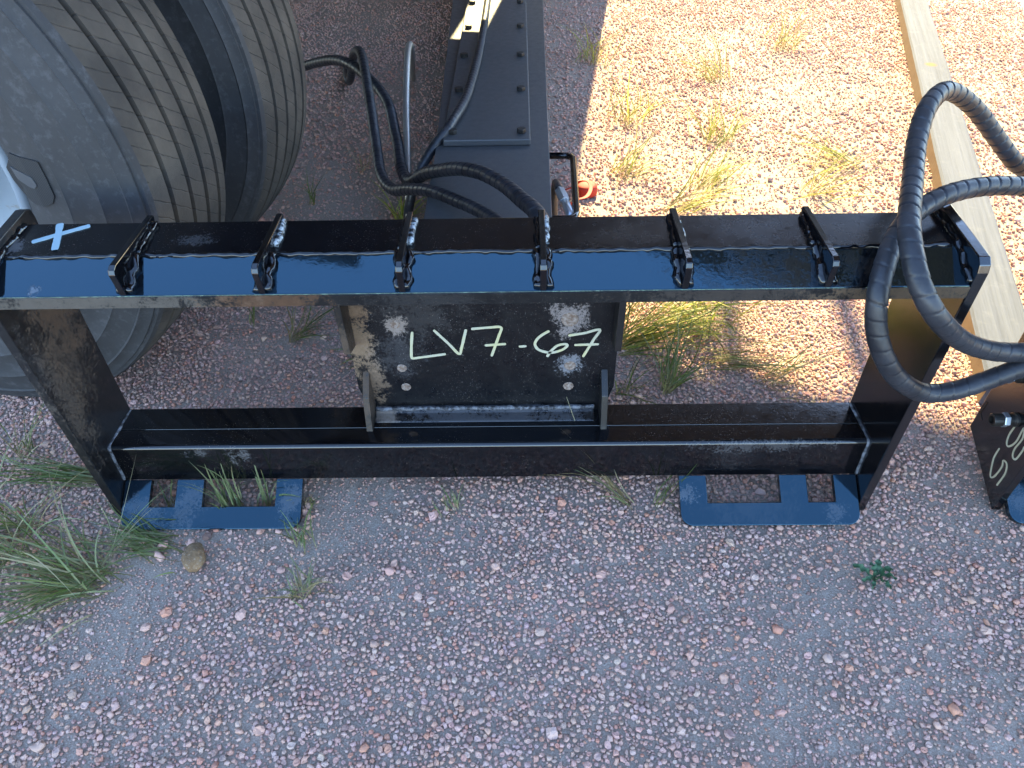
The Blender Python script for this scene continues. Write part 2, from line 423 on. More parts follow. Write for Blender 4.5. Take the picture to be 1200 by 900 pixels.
def make_gravel():
    rr = np.random.RandomState(5)
    pts = []
    cell = 0.0165
    grid = {}
    def dens(x, y):
        v = noise.noise(Vector((x * 2.6 + 3, y * 2.6, 1.7))) + .6 * noise.noise(Vector((x * 7, y * 7, 5)))
        return min(1.0, max(0.0, .80 + 1.05 * v))
    def throw(n, x0, x1, y0, y1, lo, hi, p, usedens, pack=.86, wedge=True):
        X = rr.uniform(x0, x1, n); Y = rr.uniform(y0, y1, n)
        S = lo + (hi - lo) * rr.beta(1.3, p, n)
        order = np.argsort(-S)
        U = rr.uniform(0, 1, n)
        for i in order:
            x, y, sz = X[i], Y[i], S[i]
            # outside the view wedge
            if wedge and abs(x - .03) > .78 + .62 * (y + .35): continue
            if not wedge and abs(x - .03) < .74 + .62 * (y + .35) and y > -.5: continue
            if usedens and U[i] > dens(x, y): continue
            gx, gy = int(x // cell), int(y // cell)
            ok = True
            for a in (-1, 0, 1):
                for b in (-1, 0, 1):
                    for (px, py, ps) in grid.get((gx + a, gy + b), ()):
                        d = (px - x) ** 2 + (py - y) ** 2
                        m = (ps + sz) * .5 * pack
                        if d < m * m:
                            ok = False; break
                    if not ok: break
                if not ok: break
            if ok:
                grid.setdefault((gx, gy), []).append((x, y, sz))
                pts.append((x, y, sz))
    throw(450, -1.2, 1.3, -.5, 1.2, .010, .0165, 2.5, False)
    throw(26000, -1.15, 1.25, -.52, .62, .0050, .0095, 2.2, True)
    throw(90000, -1.15, 1.25, -.52, .62, .0034, .0062, 1.6, True, .9)
    throw(50000, -2.1, 2.1, .62, 2.9, .0055, .0115, 2.2, True)
    throw(70000, -1.15, 1.25, -.52, .62, .0022, .0036, 1.5, False, .95)
    throw(60000, -2.1, 2.1, .62, 2.9, .0035, .0058, 1.5, False, .95)
    throw(60000, -2.4, 2.6, -1.3, 3.2, .0060, .0115, 2.0, True, .9, False)
    n = len(pts)
    pal = np.array([(.40, .315, .285), (.47, .40, .37), (.33, .285, .27), (.54, .49, .46), (.42, .27, .21), (.26, .225, .215), (.37, .335, .335), (.50, .36, .30), (.30, .275, .275), (.50, .45, .42), (.16, .13, .12)])
    w = np.array([.24, .18, .16, .09, .06, .08, .08, .05, .025, .02, .015]); w /= w.sum()
    ci = rr.choice(len(pal), n, p=w)
    col = np.clip(pal[ci] * np.array([[2.16, 1.52, 1.26]]) * rr.uniform(.68, 1.28, (n, 1)) * rr.uniform(.95, 1.05, (n, 3)), 0, 3)
    col *= np.minimum(1, .74 / col.max(axis=1, keepdims=True))
    me = bpy.data.meshes.new('gravel')
    me.from_pydata([(x, y, gh(x, y) + sz * .20 - .002) for x, y, sz in pts], [], [])
    a = me.attributes.new('psize', 'FLOAT', 'POINT'); a.data.foreach_set('value', np.array([p[2] for p in pts], dtype=np.float32))
    a = me.attributes.new('pcol', 'FLOAT_COLOR', 'POINT'); a.data.foreach_set('color', np.c_[col, np.ones(n)].astype(np.float32).ravel())
    o = bpy.data.objects.new('gravel', me); COL.objects.link(o)
    tag(o, 'loose pinkish grey pea gravel covering the ground', 'gravel', kind='stuff')
    me.materials.append(M['gravel'])
    ng = bpy.data.node_groups.new('gravel_scatter', 'GeometryNodeTree')
    ng.interface.new_socket(name='Geometry', in_out='INPUT', socket_type='NodeSocketGeometry')
    ng.interface.new_socket(name='Geometry', in_out='OUTPUT', socket_type='NodeSocketGeometry')
    N, L = ng.nodes, ng.links
    gi = N.new('NodeGroupInput'); go = N.new('NodeGroupOutput')
    g2i = N.new('GeometryNodeGeometryToInstance')
    for k in range(7):
        ico = N.new('GeometryNodeMeshIcoSphere'); ico.inputs['Radius'].default_value = .5; ico.inputs['Subdivisions'].default_value = 2
        sp = N.new('GeometryNodeSetPosition')
        nz = N.new('ShaderNodeTexNoise'); nz.noise_dimensions = '4D'
        nz.inputs['W'].default_value = k * 7.3; nz.inputs['Scale'].default_value = 1.9; nz.inputs['Detail'].default_value = 2
        sub = N.new('ShaderNodeVectorMath'); sub.operation = 'SUBTRACT'; sub.inputs[1].default_value = (.5, .5, .5)
        L.new(nz.outputs['Color'], sub.inputs[0])
        ml = N.new('ShaderNodeVectorMath'); ml.operation = 'MULTIPLY'; ml.inputs[1].default_value = (1.3, 1.3, 1.3)
        L.new(sub.outputs[0], ml.inputs[0])
        L.new(ico.outputs[0], sp.inputs['Geometry']); L.new(ml.outputs[0], sp.inputs['Offset'])
        sm = N.new('GeometryNodeSetMaterial'); sm.inputs['Material'].default_value = M['gravel']
        tf = N.new('GeometryNodeTransform'); tf.inputs['Scale'].default_value = (1.08, .92, .70 + .05 * (k % 3))
        ss = N.new('GeometryNodeSetShadeSmooth')
        ss.inputs['Shade Smooth'].default_value = (k % 3 != 0)
        L.new(sp.outputs[0], tf.inputs[0]); L.new(tf.outputs[0], ss.inputs[0]); L.new(ss.outputs[0], sm.inputs[0]); L.new(sm.outputs[0], g2i.inputs[0])
    iop = N.new('GeometryNodeInstanceOnPoints'); iop.inputs['Pick Instance'].default_value = True
    rv = N.new('FunctionNodeRandomValue'); rv.data_type = 'FLOAT_VECTOR'
    rv.inputs[0].default_value = (-.45, -.45, 0); rv.inputs[1].default_value = (.45, .45, 6.283)
    at = N.new('GeometryNodeInputNamedAttribute'); at.data_type = 'FLOAT'; at.inputs[0].default_value = 'psize'
    ri = N.new('FunctionNodeRandomValue'); ri.data_type = 'INT'
    for k_ in ri.inputs:
        if k_.name == 'Min' and k_.type == 'INT': k_.default_value = 0
        if k_.name == 'Max' and k_.type == 'INT': k_.default_value = 6
    L.new(gi.outputs[0], iop.inputs['Points']); L.new(g2i.outputs[0], iop.inputs['Instance'])
    L.new(rv.outputs[0], iop.inputs['Rotation']); L.new(at.outputs[0], iop.inputs['Scale'])
    ro = [x for x in ri.outputs if x.type == 'INT'][0]
    L.new(ro, iop.inputs['Instance Index'])
    L.new(iop.outputs[0], go.inputs[0])
    md = o.modifiers.new('scatter', 'NODES'); md.node_group = ng
    print('gravel stones', n)
make_gravel()

# ------------------------------------------------------------------ the attachment frame
W2, T = 0.565, 0.013
SEAM, BACK, LIPF = (0, .452), (.067, .4575), (-.052, .430)
GX = [-W2 + 2 * W2 / 7 * k for k in range(1, 7)]
SIDE = [(-.037, .002), (-.0525, .447), (-.050, .4565), (-.043, .463), (.080, .470), (.090, .466), (.092, .455), (.0865, .30), (.0865, .060)]

def foot_geom(x0, x1, cuts, rad=.018, th=.0095):
    """45-degree-ish toe plate in the sloped plane, with rectangular slots and rounded lower corners"""
    d = Vector((0, -.0638, -.0416)).normalized()
    nrm = Vector((0, -.0416, .0638)).normalized()
    O = Vector((0, -.0019, .0478)); Lh = .0762; c0, c1 = 0.0, .042
    xs = [x0] + [c for ab in cuts for c in ab] + [x1]
    parts = []
    def slab(poly):
        n = len(poly)
        top = [O + Vector((x, 0, 0)) + d * t for x, t in poly]
        bot = [v - nrm * th for v in top]
        return top + bot, [tuple(range(n)), tuple(range(2 * n - 1, n - 1, -1))] + [(i, (i + 1) % n, n + (i + 1) % n, n + i) for i in range(n)]
    # one outline with holes: bars between slots + bottom strip, welded
    bm = bmesh.new()
    cols = xs
    rows = [c0, c1, Lh]
    vt = {}
    def V(x, t):
        k = (round(x, 5), round(t, 5))
        if k not in vt: vt[k] = bm.verts.new(O + Vector((x, 0, 0)) + d * t)
        return vt[k]
    arcn = 6
    for i in range(len(cols) - 1):
        a, b = cols[i], cols[i + 1]
        if i % 2 == 0:
            bm.faces.new([V(a, c0), V(b, c0), V(b, c1), V(a, c1)])
        lower = [V(a, c1), V(b, c1)]
        if i == len(cols) - 2:
            lower += [V(b - rad + rad * math.cos(t_), Lh - rad + rad * math.sin(t_)) for t_ in [math.pi / 2 * k / arcn for k in range(arcn + 1)]]
        else: lower.append(V(b, Lh))
        if i == 0:
            lower += [V(a + rad - rad * math.sin(t_), Lh - rad + rad * math.cos(t_)) for t_ in [math.pi / 2 * k / arcn for k in range(arcn + 1)]]
        else: lower.append(V(a, Lh))
        bm.faces.new(lower)
    ex = bmesh.ops.extrude_face_region(bm, geom=list(bm.faces))
    for v in ex['geom']:
        if isinstance(v, bmesh.types.BMVert): v.co -= nrm * th
    bmesh.ops.recalc_face_normals(bm, faces=bm.faces)
    ed = [e for e in bm.edges if len(e.link_faces) == 2 and e.calc_face_angle(0) > math.radians(60)]
    bmesh.ops.bevel(bm, geom=ed, offset=.0009, segments=2, profile=.5, affect='EDGES')
    bm.verts.index_update()
    Vv = [v.co.copy() for v in bm.verts]; Fv = [tuple(v.index for v in f.verts) for f in bm.faces]
    bm.free()
    return Vv, Fv

FEET = [(-.5635, -.2863, [(-.5225, -.4822), (-.4400, -.3270)]), (.2938, .5635, [(.3352, .4467), (.4881, .5293)])]

def stroke(P, w, plane, th=.0007):
    """flat marker stroke; plane maps (a,b) to 3D; returns one ribbon with thickness"""
    Q = resample(catmull([Vector((a, b, 0)) for a, b in P], 8), .0018) if len(P) > 3 else resample([Vector((a, b, 0)) for a, b in P], .0018)
    V, F = [], []
    m = len(Q)
    for i, q in enumerate(Q):
        t = (Q[min(i + 1, m - 1)] - Q[max(i - 1, 0)]).normalized()
        nn = Vector((-t.y, t.x, 0))
        ww = w * (.5 + .09 * noise.noise(Vector((q.x * 130, q.y * 130, 2))))
        if i == 0 or i == m - 1: ww *= .6
        for sgn in (1, -1):
            e = q + nn * ww * sgn
            V.append(plane(e.x, e.y, 0)); V.append(plane(e.x, e.y, th))
    for i in range(m - 1):
        b, c = 4 * i, 4 * i + 4
        F += [(b + 1, c + 1, c + 3, b + 3), (b, b + 1, b + 3, b + 2)] if i == 0 else [(b + 1, c + 1, c + 3, b + 3)]
        F += [(b, c, c + 1, b + 1), (b + 2, b + 3, c + 3, c + 2)]
    return V, F

def build_frame(name, label, first):
    root = empty(name, (0, 0, 0), label, 'attachment frame', 'steel attachment frames standing in a row')
    # side plates
    for sgn in (-1, 1):
        x0, x1 = (W2, W2 + T) if sgn > 0 else (-W2 - T, -W2)
        v, f = prism_x(SIDE, x0, x1)
        o = mesh('side_plate', v, f, M['paint_side_r'] if sgn > 0 else M['paint_side_l'], root, bevel=.0012)
        if first: o['label'] = 'glossy side plate mirroring the sunlit gravel' if sgn > 0 else 'side plate stained with rust and dried dust'
    a = W2 - .0006
    # top plate, lip
    v, f = prism_x([(.0004, .452), BACK, (.067, .4447), (.0004, .4392)], -a, a)
    mesh('top_plate', v, f, M['paint_top'], root, bevel=.0012)
    v, f = prism_x([LIPF, (-.0004, .4518), (-.0004, .4385), (-.0522, .4137)], -a, a)
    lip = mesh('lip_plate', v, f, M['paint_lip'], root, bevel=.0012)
    # dusty front edge of the lip is a bar of its own, 1 mm proud
    v, f = prism_x([(-.0534, .4285), (-.0522, .4291), (-.0522, .4142), (-.0534, .4140)], -a, a)
    mesh('lip_edge', v, f, M['lip_edge'], lip)
    xs = [-a + .004] + GX + [a - .004]
    V, F = merge([weld([(xs[i] + .004, -.0005, .4513), (xs[i + 1] - .004, -.0005, .4513)], .0033, i, amp=.75) for i in range(7)])
    mesh('seam_weld', V, F, M['paint_gloss'], root, smooth=True)
    # gussets
    G = [(.0655, .4560), (.0690, .4640), (.0675, .4675), (-.0470, .4690), (-.0535, .4665), (-.0560, .4605), (-.0515, .4300), (0, .4515)]
    gmesh = None
    for k, gx in enumerate(GX):
        if gmesh is None:
            v, f = prism_x(G, -.0038, .0038)
            o = mesh('gusset', v, f, M['paint_gloss'], root, bevel=.0009)
            gmesh = o.data
        else:
            o = bpy.data.objects.new('gusset', gmesh); link(o, root)
        o.location = (gx, 0, 0)
        parts = []
        for sg in (-1, 1):
            parts.append(weld([(sg * .0055, -.048, .4325), (sg * .0055, -.026, .4428), (sg * .0055, -.002, .4532)], .0056, 20 + 2 * k + sg, amp=.9))
            if not (sg == 1 and k in (1, 2, 3)):
                parts.append(weld([(sg * .005, .001, .4535), (sg * .005, .062, .4590)], .0038, 40 + 2 * k + sg, amp=.9))
        V, F = merge(parts)
        mesh('weld_bead', V, F, M['paint_gloss'], o, smooth=True)
        if k in (1, 2, 3):
            V, F = weld([(.0052, .012, .4545), (.0052, .063, .4588)], .0040, 40 + 2 * k, amp=.7)
            mesh('pale_weld_bead', V, F, M['pale_weld'], o, smooth=True)
    # bottom beam with a rounded front edge
    arc = [(.0075 - .0075 * math.cos(t), .1110 + .0075 * math.sin(t)) for t in [math.pi / 2 * k / 10 for k in range(11)]]
    prof = [(-.0017, .0482)] + arc + [(.0365, .1176), (.0368, .1166), (.0382, .1165), (.0388, .1175), (.0855, .1160), (.0855, .0482)]
    v, f = prism_x(prof, -a, a)
    o = mesh('bottom_beam', v, f, M['paint_beam'], root, smooth='auto')
    for sg in (-1, 1):
        V, F = weld([(sg * (W2 - .001), .083, .1155), (sg * (W2 - .001), .040, .1170), (sg * (W2 - .001), .001, .117), (sg * (W2 - .001), -.002, .050)], .0026, 77 + sg)
        mesh('corner_weld', V, F, M['dust_weld'], root, smooth=True)
    # feet
    for x0, x1, cuts in FEET:
        v, f = foot_geom(x0, x1, cuts)
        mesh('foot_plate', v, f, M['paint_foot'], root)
    for sg in (-1, 1):
        V, F = weld([(sg * (W2 + .0005), .066, .4565), (sg * (W2 + .0005), .002, .4525), (sg * (W2 + .0005), -.048, .4325)], .0055, 60 + sg, amp=.6)
        mesh('end_weld', V, F, M['paint_gloss'], root, smooth=True)
    # mounting plate
    pl = [(-.178, .1100), (-.193, .165), (-.193, .452 - .012), (.193, .452 - .012), (.193, .165), (.178, .1100)]
    pv = [(x, .0745, z) for x, z in pl] + [(x, .0845, z) for x, z in pl]
    n = len(pl)
    pf = [tuple(range(n)), tuple(range(2 * n - 1, n - 1, -1))] + [(i, (i + 1) % n, n + (i + 1) % n, n + i) for i in range(n)]
    plate = mesh('mounting_plate', pv, pf, M['paint_plate'], root, bevel=.0008)
    # toe ledge of weld along the plate bottom
    v, f = prism_x([(.0742, .1300), (.0742, .1105), (.0470, .1148), (.0500, .1185), (.0640, .1225)], -.172, .165)
    led = mesh('plate_ledge', v, f, M['paint_ledge'], root, bevel=.002, seg=2)
    V, F = weld([(-.172, .070, .127), (.165, .070, .127)], .0035, 5)
    mesh('ledge_weld', V, F, M['dust_weld'], led, smooth=True)
    # ribs on the plate
    for sg in (-1, 1):
        xa, xb = (.1835, .193) if sg > 0 else (-.193, -.1835)
        v, f = prism_x([(.0742, .4260), (.036, .4260), (.040, .262), (.0742, .250)], xa, xb)
        mesh('upper_rib', v, f, M['paint_rib'], root, bevel=.0008)
        xa, xb = (.172, .1815) if sg > 0 else (-.1815, -.172)
        v, f = prism_x([(.0742, .200), (.045, .172), (.030, .117), (.0742, .113)], xa, xb)
        mesh('lower_rib', v, f, M['paint_rib'], root, bevel=.0008)
    # plug welds in the bolt holes
    for x, z, r in [(-.1226, .287, .0075), (-.1226, .2059, .0075), (-.1206, .1682, .0075), (.1227, .2925, .0125), (.1256, .2075, .0085), (.1245, .1666, .0080)]:
        V, F = [], []
        rings = [(1, 0), (.92, .0012), (.7, .0013), (.55, .0006), (.3, .0008)]
        for q, (sc, h) in enumerate(rings):
            for k in range(14):
                t = 2 * math.pi * k / 14; j = 1 + .08 * noise.noise(Vector((math.cos(t) * 2, math.sin(t) * 2, x * 50 + q)))
                V.append((x + r * sc * j * math.cos(t), .0744 - h, z + r * sc * j * math.sin(t)))
        for q in range(len(rings) - 1):
            for k in range(14): F.append((q * 14 + k, q * 14 + (k + 1) % 14, q * 14 + 14 + (k + 1) % 14, q * 14 + 14 + k))
        F.append(tuple((len(rings) - 1) * 14 + k for k in range(14)))
        mesh('plug_weld', V, F, M['plug'], plate, smooth=True)
    return root, plate

frame, plate = build_frame('attachment_frame', 'black steel attachment frame with LV7-67 on its plate, in the middle', True)

pp = lambda a, b, h: (a, .0742 - h, b)
LET = [[(-.0998, .2742), (-.1035, .250), (-.1058, .2284), (-.1039, .2251), (-.0955, .2262), (-.0553, .2326)],
       [(-.0693, .2772), (-.0500, .252), (-.0361, .2323), (-.0320, .243), (-.0234, .2777)],
       [(-.0162, .2783), (.010, .2806), (.026, .2804), (.0225, .265), (.0108, .2276)],
       [(.0018, .2482), (.0325, .2505)], [(.0507, .2455), (.0618, .2461)],
       [(.0944, .2737), (.0837, .2661), (.0764, .2577), (.074, .2483), (.0802, .2387), (.0963, .2337), (.1122, .2382), (.1202, .2461), (.1168, .2493), (.1059, .2463), (.0963, .2353), (.0915, .2257)],
       [(.1212, .2648), (.1439, .2691), (.1652, .2749), (.158, .258), (.1436, .2249)], [(.1303, .2475), (.1656, .2486)]]
V, F = merge([stroke(P, .0040, lambda a, b, h, e=i: (a, .0742 - h - .00012 * e, b)) for i, P in enumerate(LET)])
mesh('marker_lettering', V, F, M['chalk'], plate)
tp = lambda a, b, h: (a, b, .452 + .0055 / .067 * b + .0004 + h)
V, F = merge([stroke([(-.5379, .0277), (-.5106, .0436), (-.4793, .0607)], .0072, tp), stroke([(-.5191, .0655), (-.5117, .0436), (-.5024, .0109)], .0085, lambda a, b, h: tp(a, b, h + .0003))])
mesh('marker_cross', V, F, M['chalk_x'], frame)

# second frame, same make, to the right: copies of the parts
DX = 0.772 + W2 + T
frame2 = empty('attachment_frame', (DX, 0, 0), 'second black steel frame at the right edge, marked on its side plate, with hose couplers', 'attachment frame', 'steel attachment frames standing in a row')
def copy_part(o, parent):
    c = o.copy(); COL.objects.link(c); c.parent = parent
    if 'label' in c: del c['label']
    for ch in o.children:
        if not ch.name.startswith('marker'): copy_part(ch, c)
    return c
for ch in list(frame.children):
    if not ch.name.startswith('marker'): copy_part(ch, frame2)
for ch in frame2.children:
    if ch.name.startswith('side_plate'):
        ch.data = ch.data.copy(); ch.data.materials.clear(); ch.data.materials.append(M['paint_side_r'])
sx = -W2 - T
np_ = lambda a, b, h: (sx - .0002 - h, a, b)
N5 = [(.012, .0879), (.012, .073), (.010, .0622), (-.0006, .0406), (-.0078, .046), (-.0103, .0704), (-.0062, .0804), (-.0148, .0827), (-.0218, .0688), (-.0207, .0409)]
N3 = [(.0088, .1438), (.010, .1198), (.0056, .1058), (-.001, .1058), (-.0074, .1219), (-.0061, .1411), (-.0065, .1505), (-.0139, .1358), (-.012, .113), (-.0162, .1011), (-.0238, .1034), (-.0254, .1229), (-.0241, .1306)]
V, F = merge([stroke(N5, .0028, np_), stroke(N3, .0028, np_)])
mesh('marker_lettering', V, F, M['chalk_n'], frame2)
v, f = merge([prism_x([(.0775, .1206), (.0800, .1200), (.0830, .0953), (.0800, .0955)], sx - .0008, sx + .001), prism_x([(.0800, .0953), (.0830, .0945), (.0718, .0883), (.0700, .0900)], sx - .0008, sx + .001)])
mesh('slot_mark', v, f, M['fitting'], frame2)

def ring_x(x0, prof, cy, cz, sides=18):
    V, F = [], []
    for dx, r in prof:
        for k in range(sides):
            t = 2 * math.pi * k / sides
            V.append((x0 + dx, cy + r * math.cos(t), cz + r * math.sin(t)))
    for i in range(len(prof) - 1):
        for k in range(sides): F.append((i * sides + k, i * sides + (k + 1) % sides, (i + 1) * sides + (k + 1) % sides, (i + 1) * sides + k))
    F.append(tuple(range(sides))); F.append(tuple((len(prof) - 1) * sides + k for k in range(sides)))
    return V, F
for cy, cz in ((.015, .146), (.050, .200)):
    v, f = ring_x(sx, [(.006, .011), (-.004, .011), (-.005, .0085), (-.014, .0085)], cy, cz)
    cp = mesh('coupler_stub', v, f, M['fitting'], frame2, bevel=.0006)
    v, f = ring_x(sx, [(-.0125, .0105), (-.0135, .0112), (-.0195, .0112), (-.0205, .0105)], cy, cz, 6)
    mesh('coupler_collar', v, f, M['zinc'], cp)
    v, f = ring_x(sx, [(-.020, .0085), (-.0215, .0098), (-.0340, .0098), (-.0352, .0088), (-.0352, .006), (-.029, .006)], cy, cz)
    mesh('coupler_cap', v, f, M['fitting'], cp)

# ------------------------------------------------------------------ hoses
def hose(name, P, label, rad=.0118, pitch=.0185, mat='hose', group='spiral wrapped hydraulic hoses'):
    Q = resample(catmull(P, 10), .0010)
    sides = 18
    def rad_f(i, a):
        s_ = i * .0010 / pitch + a / (2 * math.pi)
        fr = s_ - math.floor(s_)
        # overlapping wrap: each turn swells then drops at its edge
        e = rad * (1 + .045 * (fr - .5))
        d = min(fr, 1 - fr)
        if d < .055: e -= rad * .11 * (1 - d / .055)
        e *= 1 + .02 * noise.noise(Vector((i * .02, math.cos(a), math.sin(a))))
        return e
    V, F = tube(Q, rad_f, sides)
    o = mesh(name, V, F, M[mat], smooth=True)
    tag(o, label, 'hose', group)
    return o
hA = [(1.32, .62, .012), (1.22, .56, .014), (1.13, .49, .09), (1.05, .42, .20), (.975, .36, .285), (.902, .32, .345), (.834, .29, .387), (.771, .26, .425), (.722, .25, .467), (.661, .235, .519), (.602, .205, .552), (.56, .16, .55), (.534, .11, .529), (.505, .035, .512), (.477, -.035, .503), (.468, -.08, .489), (.474, -.11, .466), (.499, -.12, .435), (.55, -.10, .389), (.599, -.085, .362), (.643, -.075, .350), (.676, -.075, .354), (.718, -.085, .376), (.80, -.095, .40), (.95, -.10, .40), (1.10, -.11, .33), (1.16, -.12, .18), (1.15, -.13, .02)]
hB = [(1.28, .38, .012), (1.20, .355, .016), (1.15, .33, .10), (1.10, .30, .26), (1.02, .26, .36), (.90, .20, .42), (.80, .15, .447), (.73, .12, .458), (.671, .10, .473), (.616, .08, .483), (.563, .055, .487), (.522, .03, .482), (.491, 0, .474), (.465, -.04, .464), (.449, -.075, .442), (.452, -.09, .406), (.467, -.10, .371), (.496, -.10, .334), (.54, -.09, .301), (.579, -.085, .298), (.617, -.08, .310), (.654, -.08, .332), (.681, -.085, .346), (.725, -.095, .352), (.82, -.105, .345), (.94, -.11, .29), (1.0, -.12, .16), (.99, -.13, .02)]
hose('hydraulic_hose', hA, 'black spiral wrapped hose arching above the frame, upper of the two right loops')
hose('hydraulic_hose', hB, 'black spiral wrapped hose hanging lower around the frame corner, left and bottom loop')
hU = [(-.92, 1.95, .012), (-.82, 1.82, .013), (-.66, 1.63, .10), (-.44, 1.36, .215), (-.297, 1.15, .202), (-.25, 1.0, .154), (-.226, .88, .134), (-.194, .78, .147), (-.143, .7, .205), (-.099, .64, .241), (-.059, .58, .272), (-.015, .52, .292), (.025, .45, .305), (.055, .37, .32), (.084, .29, .331), (.106, .22, .30), (.116, .17, .22), (.12, .16, .12), (.13, .2, .03)]
hL = [(-.56, 1.95, .012), (-.53, 1.80, .013), (-.48, 1.62, .07), (-.42, 1.45, .20), (-.367, 1.3, .25), (-.322, 1.1, .221), (-.287, .93, .164), (-.263, .82, .143), (-.227, .74, .148), (-.178, .67, .184), (-.124, .6, .216), (-.068, .53, .232), (-.02, .46, .248), (.025, .38, .260), (.061, .3, .25), (.08, .23, .18), (.085, .2, .08), (.10, .24, .02)]
hose('hydraulic_hose', hU, 'black wrapped hose arching highest over the dull steel carriage', .0135, .021)
hose('hydraulic_hose', hL, 'black wrapped hose running low across the dull steel carriage', .0125, .019)
hose('hydraulic_hose', [(-.30, 1.75, .02), (-.26, 1.5, .20), (-.242, 1.3, .256), (-.231, 1.1, .198), (-.215, .92, .130), (-.205, .8, .08), (-.20, .72, .012)], 'pale braided hose hanging beside the two wrapped hoses', .0085, .011, 'braid')
hose('hydraulic_hose', [(-.04, 2.7, .230), (-.05, 1.6, .2305), (-.07, 1.1, .2305), (-.101, .9, .2285), (-.142, .84, .195), (-.177, .80, .150), (-.20, .78, .09), (-.215, .80, .02)], 'short black hose dropping off the left edge of the carriage', .0110, .017)

# ------------------------------------------------------------------ dull steel carriage behind the frame
car = empty('steel_carriage', (0, .5, 0), 'low dull black steel carriage lying behind the frame under hoses', 'attachment')
def cpart(name, vf, mat, bevel=.002):
    v, f = vf
    return mesh(name, [(x, y - .5, z) for x, y, z in v], f, mat, car, bevel=bevel)
cpart('deck_plate', prism_z([(-.132, .36), (.113, .36), (.119, .80), (.149, 2.96), (-.20, 2.96), (-.134, .80)], .186, .200), M['paint_old'])
cpart('side_web', box(-.118, -.106, .38, 2.94, .012, .1855), M['paint_old'])
cpart('side_web', box(.088, .100, .38, 2.94, .012, .1855), M['paint_old'])
cpart('cross_bar', box(-.105, .087, .78, .83, .05, .17), M['paint_old'])
cpart('cover_plate', box(-.118, .078, .835, 2.5, .2005, .216), M['paint_old'], .003)
for by in (.87, 1.12, 1.37, 1.62, 1.87):
    for bx in (-.098, .058):
        V, F = tube([Vector((bx, by - .5, .2165)), Vector((bx, by - .5, .226))], .011, 6)
        mesh('bolt_head', V, F, M['fitting'], car, bevel=.001)
cpart('added_shade_mast', box(.16, .475, 2.98, 3.10, .0, 2.75), M['trailer'], .01)  # unseen upright added to keep direct sun off the carriage deck
cpart('added_shade_mast_foot', box(-.25, .66, 2.965, 3.25, .0, .02), M['trailer'], .003)
# rounded loop handle on the right side of the carriage
lp = [(.119, .800), (.155, .800), (.165, .795), (.171, .782), (.163, .545), (.158, .530), (.148, .524), (.114, .524)]
Q = [Vector((x, y, .192)) for x, y in lp]
V, F = tube([q - Vector((0, .5, 0)) for q in Q], .0075, 8)
mesh('loop_handle', V, F, M['paint_gloss'], car, smooth=True)
cpart('toe_plate', box(.112, .176, .500, .545, .168, .178), M['paint_gloss'])
# fitting with hose in the handle
fit = empty('hose_fitting', (.14, .6, 0), 'pale zinc hose fitting inside the loop handle of the carriage', 'fitting')
V, F = tube([Vector(p) - Vector((.14, .6, 0)) for p in [(.130, .745, .020), (.128, .735, .12), (.130, .70, .178), (.134, .655, .188), (.137, .632, .190)]], .009, 10)
mesh('hose_end', V, F, M['hose'], fit, smooth=True)
V, F = tube([Vector(p) - Vector((.14, .6, 0)) for p in [(.1355, .640, .190), (.1395, .615, .192), (.1435, .592, .192)]], .0115, 6)
mesh('hex_nut', V, F, M['zinc'], fit, bevel=.0008)
V, F = tube([Vector(p) - Vector((.14, .6, 0)) for p in [(.1435, .592, .192), (.147, .572, .191), (.1515, .550, .188), (.153, .540, .180)]], .0092, 10)
mesh('elbow', V, F, M['zinc'], fit, smooth=True)
# red strap
st = [(.15, .99, .004), (.185, .965, .03), (.200, .935, .06), (.215, .885, .085), (.218, .83, .098), (.205, .785, .10), (.180, .772, .098), (.165, .80, .07), (.16, .86, .03), (.17, .93, .010)]
Q = resample(catmull(st, 8), .006)
fr = frames(Q)
V, F = [], []
for i, q in enumerate(Q):
    t = fr[i][0]; side = t.cross(Vector((0.25, .3, 1))).normalized(); nn = side.cross(t).normalized()
    for a_, b_ in ((-.004, -.0008), (.004, -.0008), (.004, .0008), (-.004, .0008)):
        V.append(q + side * a_ + nn * b_)
for i in range(len(Q) - 1):
    for k in range(4): F.append((4 * i + k, 4 * i + (k + 1) % 4, 4 * i + 4 + (k + 1) % 4, 4 * i + 4 + k))
o = mesh('red_strap', V, F, M['red']); tag(o, 'looped red plastic strap beside the loop handle', 'strap')
V, F = [], []  # domed red cap behind the strap
for q, (r_, h_) in enumerate([(.0, .030), (.020, .029), (.027, .025), (.0285, .018), (.0285, .003)]):
    for k in range(20):
        t = 2 * math.pi * k / 20; V.append((.222 + r_ * math.cos(t), .985 + r_ * math.sin(t), h_))
for q in range(4):
    for k in range(20): F.append((q * 20 + k, q * 20 + (k + 1) % 20, q * 20 + 20 + (k + 1) % 20, q * 20 + 20 + k))
o = mesh('red_plastic_cap', V, F, M['red'], smooth=True); tag(o, 'round red plastic cap lying on the sunlit gravel', 'round_cap')

